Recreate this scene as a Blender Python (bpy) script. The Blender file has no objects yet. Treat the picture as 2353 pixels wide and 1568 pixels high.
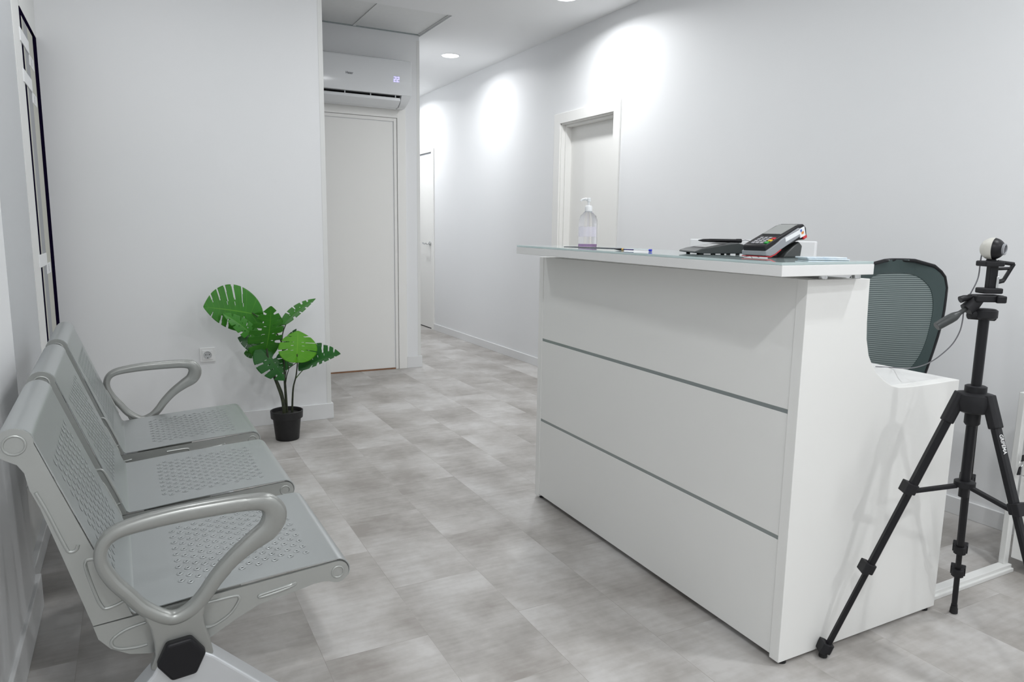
import bpy, bmesh, math, random
from mathutils import Vector, Matrix
random.seed(7)
SC = bpy.context.scene
COL = SC.collection

# ------------------------------------------------------------------ camera
FPX, YAW, PITCH, ROLL, EYE = 1649.14, -.484, -.1554, .015, 1.2
def cam_axes():
    r = Vector((math.cos(YAW), math.sin(YAW), 0)); f = Vector((-math.sin(YAW), math.cos(YAW), 0)); u = Vector((0, 0, 1))
    cp, sp = math.cos(PITCH), math.sin(PITCH)
    f, u = f*cp + u*sp, u*cp - f*sp
    cr, sr = math.cos(ROLL), math.sin(ROLL)
    return r*cr + u*sr, u*cr - r*sr, f
CR, CU, CF = cam_axes()
cd = bpy.data.cameras.new('camera'); cam = bpy.data.objects.new('camera', cd); COL.objects.link(cam)
cd.sensor_width = 36; cd.lens = FPX/2353*36; cd.clip_start = .02
cam.matrix_world = Matrix(((CR.x, CU.x, -CF.x, 0), (CR.y, CU.y, -CF.y, 0), (CR.z, CU.z, -CF.z, EYE), (0, 0, 0, 1)))
SC.camera = cam

# ------------------------------------------------------------------ world, view
w = bpy.data.worlds.new('world'); SC.world = w; w.use_nodes = True
w.node_tree.nodes['Background'].inputs[0].default_value = (.8, .9, 1, 1)
w.node_tree.nodes['Background'].inputs[1].default_value = .05
SC.view_settings.view_transform = 'Standard'; SC.view_settings.look = 'None'
SC.view_settings.exposure = 0.22; SC.view_settings.gamma = 1; SC.view_settings.use_curve_mapping = False
LAMP_COL = (.965, .985, 1.0)

# ------------------------------------------------------------------ measuring helpers (real points seen along a line of sight)
def ray(px, py):
    return CR*((px-1176.5)/FPX) - CU*((py-784)/FPX) + CF
EYEP = Vector((0, 0, EYE))
def on_plane(px, py, p0, n):
    d = ray(px, py); p0 = Vector(p0); n = Vector(n)
    return EYEP + d*((p0-EYEP).dot(n)/d.dot(n))
def at_y(px, py, y): return on_plane(px, py, (0, y, 0), (0, 1, 0))
def at_z(px, py, z): return on_plane(px, py, (0, 0, z), (0, 0, 1))

# ------------------------------------------------------------------ materials
def mat(name, col, rough=.5, metal=0, **kw):
    m = bpy.data.materials.new(name); m.use_nodes = True
    b = m.node_tree.nodes['Principled BSDF']
    b.inputs['Base Color'].default_value = (*col, 1); b.inputs['Roughness'].default_value = rough; b.inputs['Metallic'].default_value = metal
    for k, v in kw.items(): b.inputs[k.replace('_', ' ')].default_value = v
    return m
def nd(m, t, **kw):
    n = m.node_tree.nodes.new(t)
    for k, v in kw.items(): setattr(n, k, v)
    return n
def lk(m, a, b): m.node_tree.links.new(a, b)
def noise_mat(name, c1, c2, scale, rough=.5, metal=0, bump=0, bscale=200, **kw):
    m = mat(name, c1, rough, metal, **kw); b = m.node_tree.nodes['Principled BSDF']
    tc = nd(m, 'ShaderNodeTexCoord'); n = nd(m, 'ShaderNodeTexNoise'); n.inputs['Scale'].default_value = scale; n.inputs['Detail'].default_value = 4
    r = nd(m, 'ShaderNodeValToRGB'); r.color_ramp.elements[0].color = (*c1, 1); r.color_ramp.elements[1].color = (*c2, 1)
    r.color_ramp.elements[0].position = .3; r.color_ramp.elements[1].position = .7
    lk(m, tc.outputs['Object'], n.inputs['Vector']); lk(m, n.outputs['Fac'], r.inputs['Fac']); lk(m, r.outputs['Color'], b.inputs['Base Color'])
    if bump:
        n2 = nd(m, 'ShaderNodeTexNoise'); n2.inputs['Scale'].default_value = bscale
        bp = nd(m, 'ShaderNodeBump'); bp.inputs['Strength'].default_value = bump; bp.inputs['Distance'].default_value = .001
        lk(m, tc.outputs['Object'], n2.inputs['Vector']); lk(m, n2.outputs['Fac'], bp.inputs['Height']); lk(m, bp.outputs['Normal'], b.inputs['Normal'])
    return m
WALL = noise_mat('white_wall_paint', (.835, .845, .855), (.85, .855, .865), 1.5, .55, bump=.08, bscale=260)
CEIL = noise_mat('ceiling_paint', (.87, .88, .885), (.89, .895, .90), 1.5, .8)
TILEC = noise_mat('ceiling_tile', (.82, .83, .825), (.84, .85, .845), 30, .9, bump=.1, bscale=120)
SKIRT = mat('white_skirting', (.80, .805, .81), .4)
CREAM = mat('cream_door_paint', (.90, .895, .87), .42)
CORNER = mat('corner_trim', (.78, .785, .77), .4)
LAM = noise_mat('white_laminate', (.83, .83, .808), (.84, .84, .818), 3, .45, bump=.04, bscale=500)
LAMS = mat('white_laminate_satin', (.82, .82, .81), .35)
ALU = mat('brushed_aluminium', (.40, .44, .44), .35, .7)
CHROME = mat('chrome', (.62, .63, .63), .18, 1)
DARK = mat('dark_plinth', (.03, .03, .035), .6)
BLACK = mat('black_plastic', (.009, .009, .011), .42, Specular_IOR_Level=.3)
BLACKM = mat('matte_black_plastic', (.013, .013, .015), .55, Specular_IOR_Level=.3)
RUBBER = mat('black_rubber', (.01, .01, .011), .7)
GREYD = mat('dark_grey_plastic', (.045, .05, .05), .4)
SHEET = noise_mat('silver_sheet_steel', (.44, .465, .465), (.47, .49, .49), 2, .34, .75, bump=.05, bscale=900)
CAST = noise_mat('silver_cast_metal', (.30, .31, .295), (.33, .335, .32), 2, .34, .45, Coat_Weight=.3, Coat_Roughness=.15)
PLATE = noise_mat('grey_painted_steel', (.40, .415, .40), (.43, .44, .425), 2, .4, .6)
LEGM = noise_mat('pale_silver_leg', (.62, .64, .66), (.64, .66, .68), 2, .35, .5)
HOLE = mat('hole_shadow', (.05, .055, .055), .7)
SOCK = mat('white_socket', (.86, .86, .86), .3)
SOCKR = mat('socket_recess_shade', (.55, .56, .57), .5)  # white plastic greyed, shade of the recess put into its colour
ACW = mat('glossy_white_plastic', (.82, .835, .85), .16)
ACG = mat('pale_grey_plastic', (.72, .75, .77), .3)
WOOD = noise_mat('brown_wood', (.22, .10, .045), (.32, .16, .08), 20, .6)
STEM = noise_mat('dark_stem', (.015, .022, .012), (.04, .05, .02), 60, .55)
STEMG = mat('green_stem', (.07, .14, .025), .5)
SOIL = noise_mat('dark_soil', (.01, .009, .008), (.03, .028, .025), 80, .95, bump=.6, bscale=150)
POT = noise_mat('black_pot', (.008, .008, .009), (.012, .012, .013), 30, .5)
WHITEP = mat('white_plastic', (.85, .86, .87), .3)
GOLD = mat('brass', (.6, .38, .12), .3, 1)
BLUE = mat('blue_plastic', (.04, .05, .55), .35)
PURP = mat('violet_ink', (.05, .03, .20), .4)
RED = mat('red_plastic', (.6, .02, .03), .4)
GREYM = mat('grey_plastic', (.30, .31, .33), .45)
MIRRK = mat('white_painted_metal', (.78, .785, .77), .35)
JAMB = mat('cream_aluminium', (.50, .50, .44), .5)
VOID = mat('dark_gap_gasket', (.006, .004, .016), 1.0, Specular_IOR_Level=0)
WPANEL = mat('grey_opal_panel', (.52, .54, .56), .12)
KEYS = mat('grey_rubber_key', (.42, .42, .44), .5)
GREENK = mat('green_key', (.02, .35, .05), .5)
YELK = mat('yellow_key', (.75, .5, .03), .5)
SCREEN = mat('grey_screen', (.35, .36, .35), .15)
CREAMB = mat('webcam_shell', (.62, .61, .56), .4)
LENS = mat('lens_glass', (.01, .01, .02), .05)
CABLE = mat('grey_cable', (.22, .22, .24), .5)
INKT = mat('dark_print', (.06, .065, .08), .5)
WHITET = mat('white_print', (.8, .8, .8), .5)
PAPER = noise_mat('pale_blue_packet', (.55, .66, .76), (.80, .85, .88), 40, .25)
STICK = mat('orange_sticker', (.75, .25, .04), .5)
STICKB = mat('blue_sticker', (.08, .16, .5), .5)

def glass_mat(name, col, rough=0, trans=1, ior=1.45, alpha=1):
    return mat(name, col, rough, 0, Transmission_Weight=trans, IOR=ior, Alpha=alpha)
GLASST = glass_mat('green_edged_glass', (.78, .91, .91), .03, trans=.45)
CLEAR = glass_mat('clear_plastic', (.96, .955, .97), .03, ior=1.12)
LIQ = glass_mat('violet_gel', (.68, .46, .76), .05, trans=.5, ior=1.33)
FILM = mat('lilac_label', (.80, .75, .90), .3, Alpha=.45)
MESH_BASE = (.055, .085, .085)

def emis(name, col, s):
    m = mat(name, col, .4); b = m.node_tree.nodes['Principled BSDF']
    b.inputs['Emission Color'].default_value = (*col, 1); b.inputs['Emission Strength'].default_value = s
    return m
GLOW = emis('lamp_diffuser', (.97, .98, 1), 9)
DIGIT = emis('display_digits', (.50, .46, 1), 1.0)

def floor_mat():
    m = mat('vinyl_tile_floor', (.5, .48, .46), .42); b = m.node_tree.nodes['Principled BSDF']
    tc = nd(m, 'ShaderNodeTexCoord'); sp = nd(m, 'ShaderNodeSeparateXYZ'); cb = nd(m, 'ShaderNodeCombineXYZ')
    lk(m, tc.outputs['Object'], sp.inputs[0])
    ax = nd(m, 'ShaderNodeMath', operation='ADD'); ax.inputs[1].default_value = TILE_X
    ay = nd(m, 'ShaderNodeMath', operation='ADD'); ay.inputs[1].default_value = TILE_Y
    lk(m, sp.outputs['X'], ax.inputs[0]); lk(m, sp.outputs['Y'], ay.inputs[0])
    lk(m, ay.outputs[0], cb.inputs['X']); lk(m, ax.outputs[0], cb.inputs['Y'])
    br = nd(m, 'ShaderNodeTexBrick'); br.offset = .5; br.offset_frequency = 2; br.squash = 1
    br.inputs['Scale'].default_value = 1; br.inputs['Brick Width'].default_value = .62; br.inputs['Row Height'].default_value = .305
    br.inputs['Mortar Size'].default_value = .0007; br.inputs['Mortar Smooth'].default_value = .1
    br.inputs['Color1'].default_value = (0, 0, 0, 1); br.inputs['Color2'].default_value = (1, 1, 1, 1); br.inputs['Mortar'].default_value = (.5, .5, .5, 1)
    lk(m, cb.outputs[0], br.inputs['Vector'])
    wv = nd(m, 'ShaderNodeMath', operation='MULTIPLY'); wv.inputs[1].default_value = 37
    lk(m, br.outputs['Color'], wv.inputs[0])
    def nz(scale, det, rough):
        n = nd(m, 'ShaderNodeTexNoise', noise_dimensions='4D'); n.inputs['Scale'].default_value = scale; n.inputs['Detail'].default_value = det; n.inputs['Roughness'].default_value = rough
        lk(m, tc.outputs['Object'], n.inputs['Vector']); lk(m, wv.outputs[0], n.inputs['W']); return n
    n1 = nz(3.2, 5, .55); n2 = nz(28, 3, .6)
    mp = nd(m, 'ShaderNodeMapping'); mp.inputs['Scale'].default_value = (2, 14, 1); lk(m, tc.outputs['Object'], mp.inputs[0])
    n3 = nd(m, 'ShaderNodeTexNoise', noise_dimensions='4D'); n3.inputs['Scale'].default_value = 4; n3.inputs['Detail'].default_value = 3
    lk(m, mp.outputs[0], n3.inputs['Vector']); lk(m, wv.outputs[0], n3.inputs['W'])
    r = nd(m, 'ShaderNodeValToRGB'); e = r.color_ramp.elements
    e[0].position = .32; e[0].color = (.305, .282, .26, 1); e[1].position = .66; e[1].color = (.56, .545, .53, 1)
    k = e.new(.5); k.color = (.435, .415, .395, 1)
    a1 = nd(m, 'ShaderNodeMath', operation='MULTIPLY_ADD'); a1.inputs[1].default_value = .16; lk(m, n2.outputs['Fac'], a1.inputs[0]); lk(m, n1.outputs['Fac'], a1.inputs[2])
    a2 = nd(m, 'ShaderNodeMath', operation='MULTIPLY_ADD'); a2.inputs[1].default_value = .22; lk(m, n3.outputs['Fac'], a2.inputs[0]); lk(m, a1.outputs[0], a2.inputs[2])
    a3 = nd(m, 'ShaderNodeMath', operation='MULTIPLY_ADD'); a3.inputs[1].default_value = .11; lk(m, br.outputs['Color'], a3.inputs[0]); lk(m, a2.outputs[0], a3.inputs[2])
    s = nd(m, 'ShaderNodeMath', operation='SUBTRACT'); s.inputs[1].default_value = .245; lk(m, a3.outputs[0], s.inputs[0])
    lk(m, s.outputs[0], r.inputs['Fac'])
    mx = nd(m, 'ShaderNodeMix', data_type='RGBA', blend_type='MULTIPLY'); mx.inputs['B'].default_value = (.78, .76, .74, 1)
    lk(m, br.outputs['Fac'], mx.inputs['Factor']); lk(m, r.outputs['Color'], mx.inputs['A']); lk(m, mx.outputs['Result'], b.inputs['Base Color'])
    bp = nd(m, 'ShaderNodeBump'); bp.inputs['Strength'].default_value = .12; bp.inputs['Distance'].default_value = .001
    lk(m, n2.outputs['Fac'], bp.inputs['Height']); lk(m, bp.outputs['Normal'], b.inputs['Normal'])
    return m
TILE_X, TILE_Y = .205, -.31   # refined below by the row phase

def leaf_mat(name, base, light):
    m = mat(name, base, .42, 0, Specular_IOR_Level=.3); b = m.node_tree.nodes['Principled BSDF']
    uv = nd(m, 'ShaderNodeUVMap'); sp = nd(m, 'ShaderNodeSeparateXYZ'); lk(m, uv.outputs[0], sp.inputs[0])
    mu = nd(m, 'ShaderNodeMath', operation='MULTIPLY'); mu.inputs[1].default_value = 9; lk(m, sp.outputs['X'], mu.inputs[0])
    fr = nd(m, 'ShaderNodeMath', operation='FRACT'); lk(m, mu.outputs[0], fr.inputs[0])
    su = nd(m, 'ShaderNodeMath', operation='SUBTRACT'); su.inputs[1].default_value = .5; lk(m, fr.outputs[0], su.inputs[0])
    ab = nd(m, 'ShaderNodeMath', operation='ABSOLUTE'); lk(m, su.outputs[0], ab.inputs[0])
    l1 = nd(m, 'ShaderNodeMath', operation='LESS_THAN'); l1.inputs[1].default_value = .035; lk(m, ab.outputs[0], l1.inputs[0])
    l2 = nd(m, 'ShaderNodeMath', operation='LESS_THAN'); l2.inputs[1].default_value = .025; lk(m, sp.outputs['Y'], l2.inputs[0])
    h = nd(m, 'ShaderNodeMath', operation='MULTIPLY'); h.inputs[1].default_value = .45; lk(m, l1.outputs[0], h.inputs[0])
    mxm = nd(m, 'ShaderNodeMath', operation='MAXIMUM'); lk(m, h.outputs[0], mxm.inputs[0]); lk(m, l2.outputs[0], mxm.inputs[1])
    tc = nd(m, 'ShaderNodeTexCoord'); n = nd(m, 'ShaderNodeTexNoise'); n.inputs['Scale'].default_value = 14; lk(m, tc.outputs['Object'], n.inputs['Vector'])
    m0 = nd(m, 'ShaderNodeMix', data_type='RGBA'); m0.inputs['A'].default_value = (base[0]*.75, base[1]*.75, base[2]*.75, 1); m0.inputs['B'].default_value = (base[0]*1.25, base[1]*1.25, base[2]*1.2, 1)
    lk(m, n.outputs['Fac'], m0.inputs['Factor'])
    mx = nd(m, 'ShaderNodeMix', data_type='RGBA'); mx.inputs['B'].default_value = (*light, 1)
    lk(m, mxm.outputs[0], mx.inputs['Factor']); lk(m, m0.outputs['Result'], mx.inputs['A']); lk(m, mx.outputs['Result'], b.inputs['Base Color'])
    b.inputs['Subsurface Weight'].default_value = .0
    return m
LEAF = leaf_mat('green_leaf', (.030, .175, .010), (.085, .28, .02))
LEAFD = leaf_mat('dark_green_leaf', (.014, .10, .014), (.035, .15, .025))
LEAFL = leaf_mat('bright_green_leaf', (.085, .30, .010), (.14, .36, .02))

def mesh_fabric():
    m = mat('woven_mesh', MESH_BASE, .6); b = m.node_tree.nodes['Principled BSDF']
    uv = nd(m, 'ShaderNodeUVMap'); sp = nd(m, 'ShaderNodeSeparateXYZ'); lk(m, uv.outputs[0], sp.inputs[0])
    def saw(out, k, lim):
        a = nd(m, 'ShaderNodeMath', operation='MULTIPLY'); a.inputs[1].default_value = k; lk(m, out, a.inputs[0])
        f = nd(m, 'ShaderNodeMath', operation='FRACT'); lk(m, a.outputs[0], f.inputs[0])
        g = nd(m, 'ShaderNodeMath', operation='LESS_THAN'); g.inputs[1].default_value = lim; lk(m, f.outputs[0], g.inputs[0]); return g
    h = saw(sp.outputs['Y'], 66, .42)
    mx = nd(m, 'ShaderNodeMix', data_type='RGBA'); mx.inputs['A'].default_value = (.25, .30, .29, 1); mx.inputs['B'].default_value = (.05, .075, .078, 1)
    lk(m, h.outputs[0], mx.inputs['Factor']); lk(m, mx.outputs['Result'], b.inputs['Base Color'])
    al = nd(m, 'ShaderNodeMath', operation='MULTIPLY_ADD'); al.inputs[1].default_value = .15; al.inputs[2].default_value = .82
    lk(m, h.outputs[0], al.inputs[0]); lk(m, al.outputs[0], b.inputs['Alpha'])
    return m
MESHF = mesh_fabric()
FRAMEF = mat('dark_green_grey_fabric', (.04, .064, .064), .6)

# ------------------------------------------------------------------ mesh builder
class MB:
    def __init__(s): s.v = []; s.f = []; s.uv = {}; s.mi = []
    def add(s, vs, fs, mi=0):
        o = len(s.v); s.v += [Vector(p) for p in vs]
        for f in fs: s.f.append([i+o for i in f]); s.mi.append(mi)
        return s
    def box(s, a, b, mi=0):
        x0, y0, z0 = a; x1, y1, z1 = b
        return s.add([(x0,y0,z0),(x1,y0,z0),(x1,y1,z0),(x0,y1,z0),(x0,y0,z1),(x1,y0,z1),(x1,y1,z1),(x0,y1,z1)],
                     [(3,2,1,0),(4,5,6,7),(0,1,5,4),(1,2,6,5),(2,3,7,6),(3,0,4,7)], mi)
    def hexa(s, p8, mi=0):
        return s.add(p8, [(3,2,1,0),(4,5,6,7),(0,1,5,4),(1,2,6,5),(2,3,7,6),(3,0,4,7)], mi)
    def prism(s, poly, fn, t0, t1, mi=0):
        n = len(poly)
        vs = [fn(a, b, t0) for a, b in poly] + [fn(a, b, t1) for a, b in poly]
        return s.add(vs, [tuple(range(n-1, -1, -1)), tuple(range(n, 2*n))] + [(i, (i+1) % n, n+(i+1) % n, n+i) for i in range(n)], mi)
    def lathe(s, prof, c=(0,0,0), axis=(0,0,1), seg=24, mi=0, cap=True):
        c = Vector(c); q = Vector((0,0,1)).rotation_difference(Vector(axis).normalized())
        vs = []; n = len(prof)
        for r, h in prof:
            for k in range(seg):
                a = 2*math.pi*k/seg; vs.append(c + q @ Vector((r*math.cos(a), r*math.sin(a), h)))
        fs = [(i*seg+k, i*seg+(k+1) % seg, (i+1)*seg+(k+1) % seg, (i+1)*seg+k) for i in range(n-1) for k in range(seg)]
        if cap: fs += [tuple(range(seg-1, -1, -1)), tuple(range((n-1)*seg, n*seg))]
        return s.add(vs, fs, mi)
    def cyl(s, a, b, r, r2=None, seg=16, mi=0):
        a = Vector(a); b = Vector(b); L = (b-a).length
        return s.lathe([(r, 0), (r if r2 is None else r2, L)], a, b-a, seg, mi)
    def tube(s, pts, r, seg=10, mi=0, closed=False, flat=None):
        pts = [Vector(p) for p in pts]; n = len(pts); rs = r if isinstance(r, (list, tuple)) else [r]*n
        vs = []; up = None
        for i, p in enumerate(pts):
            if closed: t = pts[(i+1) % n]-pts[i-1]
            else: t = pts[min(i+1, n-1)]-pts[max(i-1, 0)]
            t.normalize()
            if up is None:
                up = t.orthogonal().normalized() if flat is None else Vector(flat)
            up = (up - t*up.dot(t)).normalized(); sd = t.cross(up)
            for k in range(seg):
                a = 2*math.pi*k/seg; vs.append(p + (up*math.cos(a)+sd*math.sin(a))*rs[i])
        m = n if closed else n-1
        fs = [(i*seg+k, i*seg+(k+1) % seg, ((i+1) % n)*seg+(k+1) % seg, ((i+1) % n)*seg+k) for i in range(m) for k in range(seg)]
        if not closed: fs += [tuple(range(seg-1, -1, -1)), tuple(range((n-1)*seg, n*seg))]
        return s.add(vs, fs, mi)
    def xform(s, M):
        s.v = [M @ p for p in s.v]; return s
    def build(s, name, m, parent=None, smooth=False, bevel=0, loc=None, bseg=2, angle=40):
        me = bpy.data.meshes.new(name); me.from_pydata([tuple(p) for p in s.v], [], s.f)
        for mm in (m if isinstance(m, (list, tuple)) else [m]): me.materials.append(mm)
        for p, i in zip(me.polygons, s.mi): p.material_index = i
        bm = bmesh.new(); bm.from_mesh(me); bmesh.ops.recalc_face_normals(bm, faces=bm.faces); bm.to_mesh(me); bm.free()
        o = bpy.data.objects.new(name, me); COL.objects.link(o)
        if smooth:
            for p in me.polygons: p.use_smooth = True
            me.set_sharp_from_angle(angle=math.radians(angle))
        if bevel:
            b = o.modifiers.new('bevel', 'BEVEL'); b.width = bevel; b.segments = bseg; b.limit_method = 'ANGLE'; b.angle_limit = math.radians(35)
            b.harden_normals = False
        if parent: o.parent = parent
        if loc is not None: o.location = loc
        return o
def spline(pts, n=8, closed=False):
    out = []; N = len(pts); m = N if closed else N-1
    for i in range(m):
        P = [Vector(pts[(i+k) % N]) if closed else Vector(pts[min(max(i+k, 0), N-1)]) for k in (-1, 0, 1, 2)]
        for j in range(n):
            t = j/n
            out.append(.5*((2*P[1]) + (P[2]-P[0])*t + (2*P[0]-5*P[1]+4*P[2]-P[3])*t*t + (3*P[1]-P[0]-3*P[2]+P[3])*t**3))
    if not closed: out.append(Vector(pts[-1]))
    return out
def thing(name, label, cat, loc=(0,0,0), rz=0, group=None):
    o = bpy.data.objects.new(name, None); COL.objects.link(o); o.location = loc; o.rotation_euler = (0,0,rz)
    o.empty_display_size = .1; o['label'] = label; o['category'] = cat
    if group: o['group'] = group
    return o
def tag(o, label, cat, group=None):
    o['label'] = label; o['category'] = cat
    if group: o['group'] = group
    return o
def struct(o, label=None):
    o['kind'] = 'structure'
    if label: o['label'] = label
    return o
def text_mesh(name, body, size, m, parent, M, depth=.0004, bold=0):
    c = bpy.data.curves.new(name+'_curve', 'FONT'); c.body = body; c.size = size; c.extrude = depth; c.offset = bold; c.align_x = 'CENTER'; c.align_y = 'CENTER'
    t = bpy.data.objects.new(name+'_tmp', c); COL.objects.link(t)
    me = bpy.data.meshes.new_from_object(t); bpy.data.objects.remove(t); bpy.data.curves.remove(c)
    me.transform(M); me.materials.clear(); me.materials.append(m)
    o = bpy.data.objects.new(name, me); COL.objects.link(o)
    if parent: o.parent = parent
    return o

# ================================================================== THE SETTING
XR, YB, YA, XC = 3.107, 4.428, 5.80, 2.155      # right wall, back wall, recess wall, corridor corner
ZC, ZT = 2.725, 2.737
YF, YE = -3.6, 9.6
XL = -.37
FL = floor_mat()
struct(MB().box((-1.2, YF-.1, -.1), (XR+.3, YE+.1, 0)).build('floor', FL), 'pale grey stone-look vinyl tile floor in half-offset rows')
# ceiling: plaster plus a slightly raised tiled strip over the recess door
m = MB().box((-1.2, YF-.1, ZC), (XR+.3, 5.11, ZC+.25)).box((XC, 5.11, ZC), (XR+.3, YE+.1, ZC+.25)).build('ceiling', CEIL)
struct(m, 'smooth white plaster ceiling')
m = MB().box((-1.2, 5.11, ZT+.006), (XC, YA+.02, ZT+.2))
for x in (1.618, 1.08, .54, 0, -.54):
    m.box((x-.012, 5.11, ZT), (x+.012, YA, ZT+.006))
m.box((-1.2, YA-.012, ZT-.002), (XC, YA, ZT+.006), 1)
m.box((XC-.012, 5.11, ZT), (XC, YA, ZT+.006))
struct(m.build('ceiling_recess', [TILEC, ALU]), 'raised square ceiling tiles over the recess beside the corridor')
# right wall, with an opening for the door behind the counter
D2a, D2b, D2h = 4.375, 5.118, 2.043
m = MB().box((XR, YF, 0), (XR+.2, D2a, ZC)).box((XR, D2b, 0), (XR+.2, YE, ZC)).box((XR, D2a, D2h), (XR+.2, D2b, ZC))
struct(m.build('wall_right', WALL), 'long white wall on the right running into the corridor')
struct(MB().box((-1.2, YB, 0), (1.047, YB+.1, ZC)).build('wall_back', WALL), 'white wall behind the plant and the socket')
struct(MB().box((-1.2, YA, 0), (XC, YE, ZT)).build('wall_recess', WALL), 'white wall with the air conditioner and a door')
struct(MB().box((XC, YE, 0), (XR+.2, YE+.1, ZC)).build('wall_corridor', WALL), 'end wall of the corridor')
struct(MB().box((-1.2, YF-.1, 0), (XR+.2, YF, ZC)).build('wall_front', WALL), 'white wall behind the viewer')
# baseboards
SKT, SKH = .012, .075
def skirt(name, boxes, label):
    m = MB()
    for a, b in boxes: m.box(a, b)
    return struct(m.build(name, SKIRT, bevel=.002), label)
skirt('baseboard_right', [((XR-SKT, YF, 0), (XR, 4.305, SKH)), ((XR-SKT, 5.205, 0), (XR, 7.885, SKH))], 'white baseboard along the right wall')
skirt('baseboard_back', [((XL, YB-SKT, 0), (1.047+SKT, YB, .098)), ((1.047, YB, 0), (1.047+SKT, YB+.1, .098))], 'white baseboard under the plant wall')
skirt('baseboard_recess', [((2.03, YA-SKT, 0), (XC+SKT, YA, .098)), ((XC, YA, 0), (XC+SKT, YE, .098))], 'short white baseboard beside the recess door')
# corner guards
struct(MB().box((1.022, YB-.0015, .098), (1.0485, YB+.001, ZC)).build('trim_1', CORNER), 'narrow corner strip at the end of the plant wall')
struct(MB().box((2.132, YA-.0015, .098), (XC+.0015, YA+.001, 2.695)).build('trim_2', CORNER), 'narrow corner strip on the column beside the corridor')

# ---- door_1 : recess door under the air conditioner
d1 = struct(thing('door_1', '', '', (1.5, YA, 0))); del d1['category']; d1['label'] = 'cream flush door under the air conditioner'
def loc_box(parent, name, m, boxes, bevel=.0015):
    mb = MB(); o = parent.location
    for a, b in boxes: mb.box(Vector(a)-o, Vector(b)-o)
    return mb.build(name, m, parent, bevel=bevel)
L0, R0, T0 = 1.02, 1.957, 2.073
loc_box(d1, 'casing', CREAM, [((R0, YA-.016, 0), (2.028, YA, T0+.07)), ((L0-.07, YA-.016, 0), (L0, YA, T0+.07)), ((L0, YA-.016, T0), (R0, YA, T0+.07))])
loc_box(d1, 'door_stop', CREAM, [((R0-.028, YA-.009, 0), (R0-.003, YA, T0-.003)), ((L0+.003, YA-.009, 0), (L0+.028, YA, T0-.003)), ((L0+.028, YA-.009, T0-.028), (R0-.028, YA, T0-.003))])
loc_box(d1, 'door_leaf', CREAM, [((L0+.034, YA-.003, .012), (R0-.036, YA, T0-.034))])
loc_box(d1, 'threshold', WOOD, [((L0+.028, YA-.006, 0), (R0-.028, YA, .010))], 0)
# ---- door_2 : right wall, recessed leaf
d2 = struct(thing('door_2', '', '', (XR, 4.75, 0))); del d2['category']; d2['label'] = 'cream door set back in the right wall behind the counter'
loc_box(d2, 'casing', CREAM, [((XR-.014, D2a-.075, 0), (XR, D2a+.004, D2h+.075)), ((XR-.014, D2b-.004, 0), (XR, D2b+.085, D2h+.075)), ((XR-.014, D2a, D2h-.004), (XR, D2b, D2h+.075))])
loc_box(d2, 'jamb', CREAM, [((XR, D2a, 0), (XR+.16, D2a+.012, D2h)), ((XR, D2b-.012, 0), (XR+.16, D2b, D2h)), ((XR, D2a, D2h-.012), (XR+.16, D2b, D2h)),
    ((XR+.03, D2b-.03, 0), (XR+.16, D2b-.012, D2h-.012)), ((XR+.03, D2a+.012, D2h-.03), (XR+.16, D2b-.03, D2h-.012))])
loc_box(d2, 'door_leaf', CREAM, [((XR+.085, D2a+.012, .006), (XR+.12, D2b-.03, D2h-.03))])
# ---- door_3 : far door in the corridor
d3 = struct(thing('door_3', '', '', (XR, 8.3, 0))); del d3['category']; d3['label'] = 'cream door with a lever handle far down the corridor'
Y3a, Y3b, T3 = 7.955, 8.78, 2.06
loc_box(d3, 'casing', CREAM, [((XR-.014, 7.885, 0), (XR, Y3a, T3+.035)), ((XR-.014, Y3b, 0), (XR, Y3b+.07, T3+.035)), ((XR-.014, Y3a, T3), (XR, Y3b, T3+.035))])
loc_box(d3, 'door_leaf', CREAM, [((XR-.006, Y3a+.003, .012), (XR, Y3b-.003, T3-.022))])
loc_box(d3, 'gap_shade', DARK, [((XR-.003, Y3a+.003, 0), (XR, Y3b-.003, .012))], 0)  # dark strip painted in for the shade below the leaf
loc_box(d3, 'top_gap_shade', GREYM, [((XR-.003, Y3a+.003, T3-.022), (XR, Y3b-.003, T3))], 0)  # grey strip stands in for the shaded slit above the leaf
hb = MB().cyl((-.006, -.305, 1.01), (-.02, -.305, 1.01), .026).tube(spline([(-.018, -.305, 1.01), (-.05, -.305, 1.01), (-.056, -.28, 1.012), (-.052, -.22, 1.006), (-.052, -.17, 1.016)], 6), .009)
hb.build('lever_handle', CHROME, d3, smooth=True)

# ---- left side: white wall up to the glazed entrance leaf, then its jamb with hinges
YG = 2.50
struct(MB().box((-1.2, YF, 0), (-.326, YG, ZC)).box((-1.2, YG, 2.28), (XL-.012, YB, ZC)).build('wall_left', WALL), 'white wall on the left beside the bench')
struct(MB().box((-.34, YF, 0), (-.316, 2.55, .11)).box((XL-.02, 2.55, 0), (-.35, 3.62, .07)).build('baseboard_left', SKIRT, bevel=.003), 'white base along the left wall')
d4 = struct(thing('door_4', '', '', (XL, 3.3, 0))); del d4['category']; d4['label'] = 'white framed glazed entrance leaf hinged beside the plant wall'
loc_box(d4, 'leaf_frame', MIRRK, [((XL-.05, YG, .07), (XL+.002, YG+.04, 2.26)), ((XL-.05, 3.56, .07), (XL+.002, 3.79, 2.26)), ((XL-.05, YG, .07), (XL+.002, 3.6, .30)), ((XL-.05, YG, 2.16), (XL+.002, 3.6, 2.26))], .001)
loc_box(d4, 'glazing', WPANEL, [((XL-.03, YG+.04, .30), (XL, 3.56, 2.16))], 0)
loc_box(d4, 'jamb', JAMB, [((XL-.06, 4.05, 0), (XL+.002, 4.25, 2.07)), ((XL-.06, 3.85, 0), (XL+.002, 3.90, 2.07))], .0005)
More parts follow.
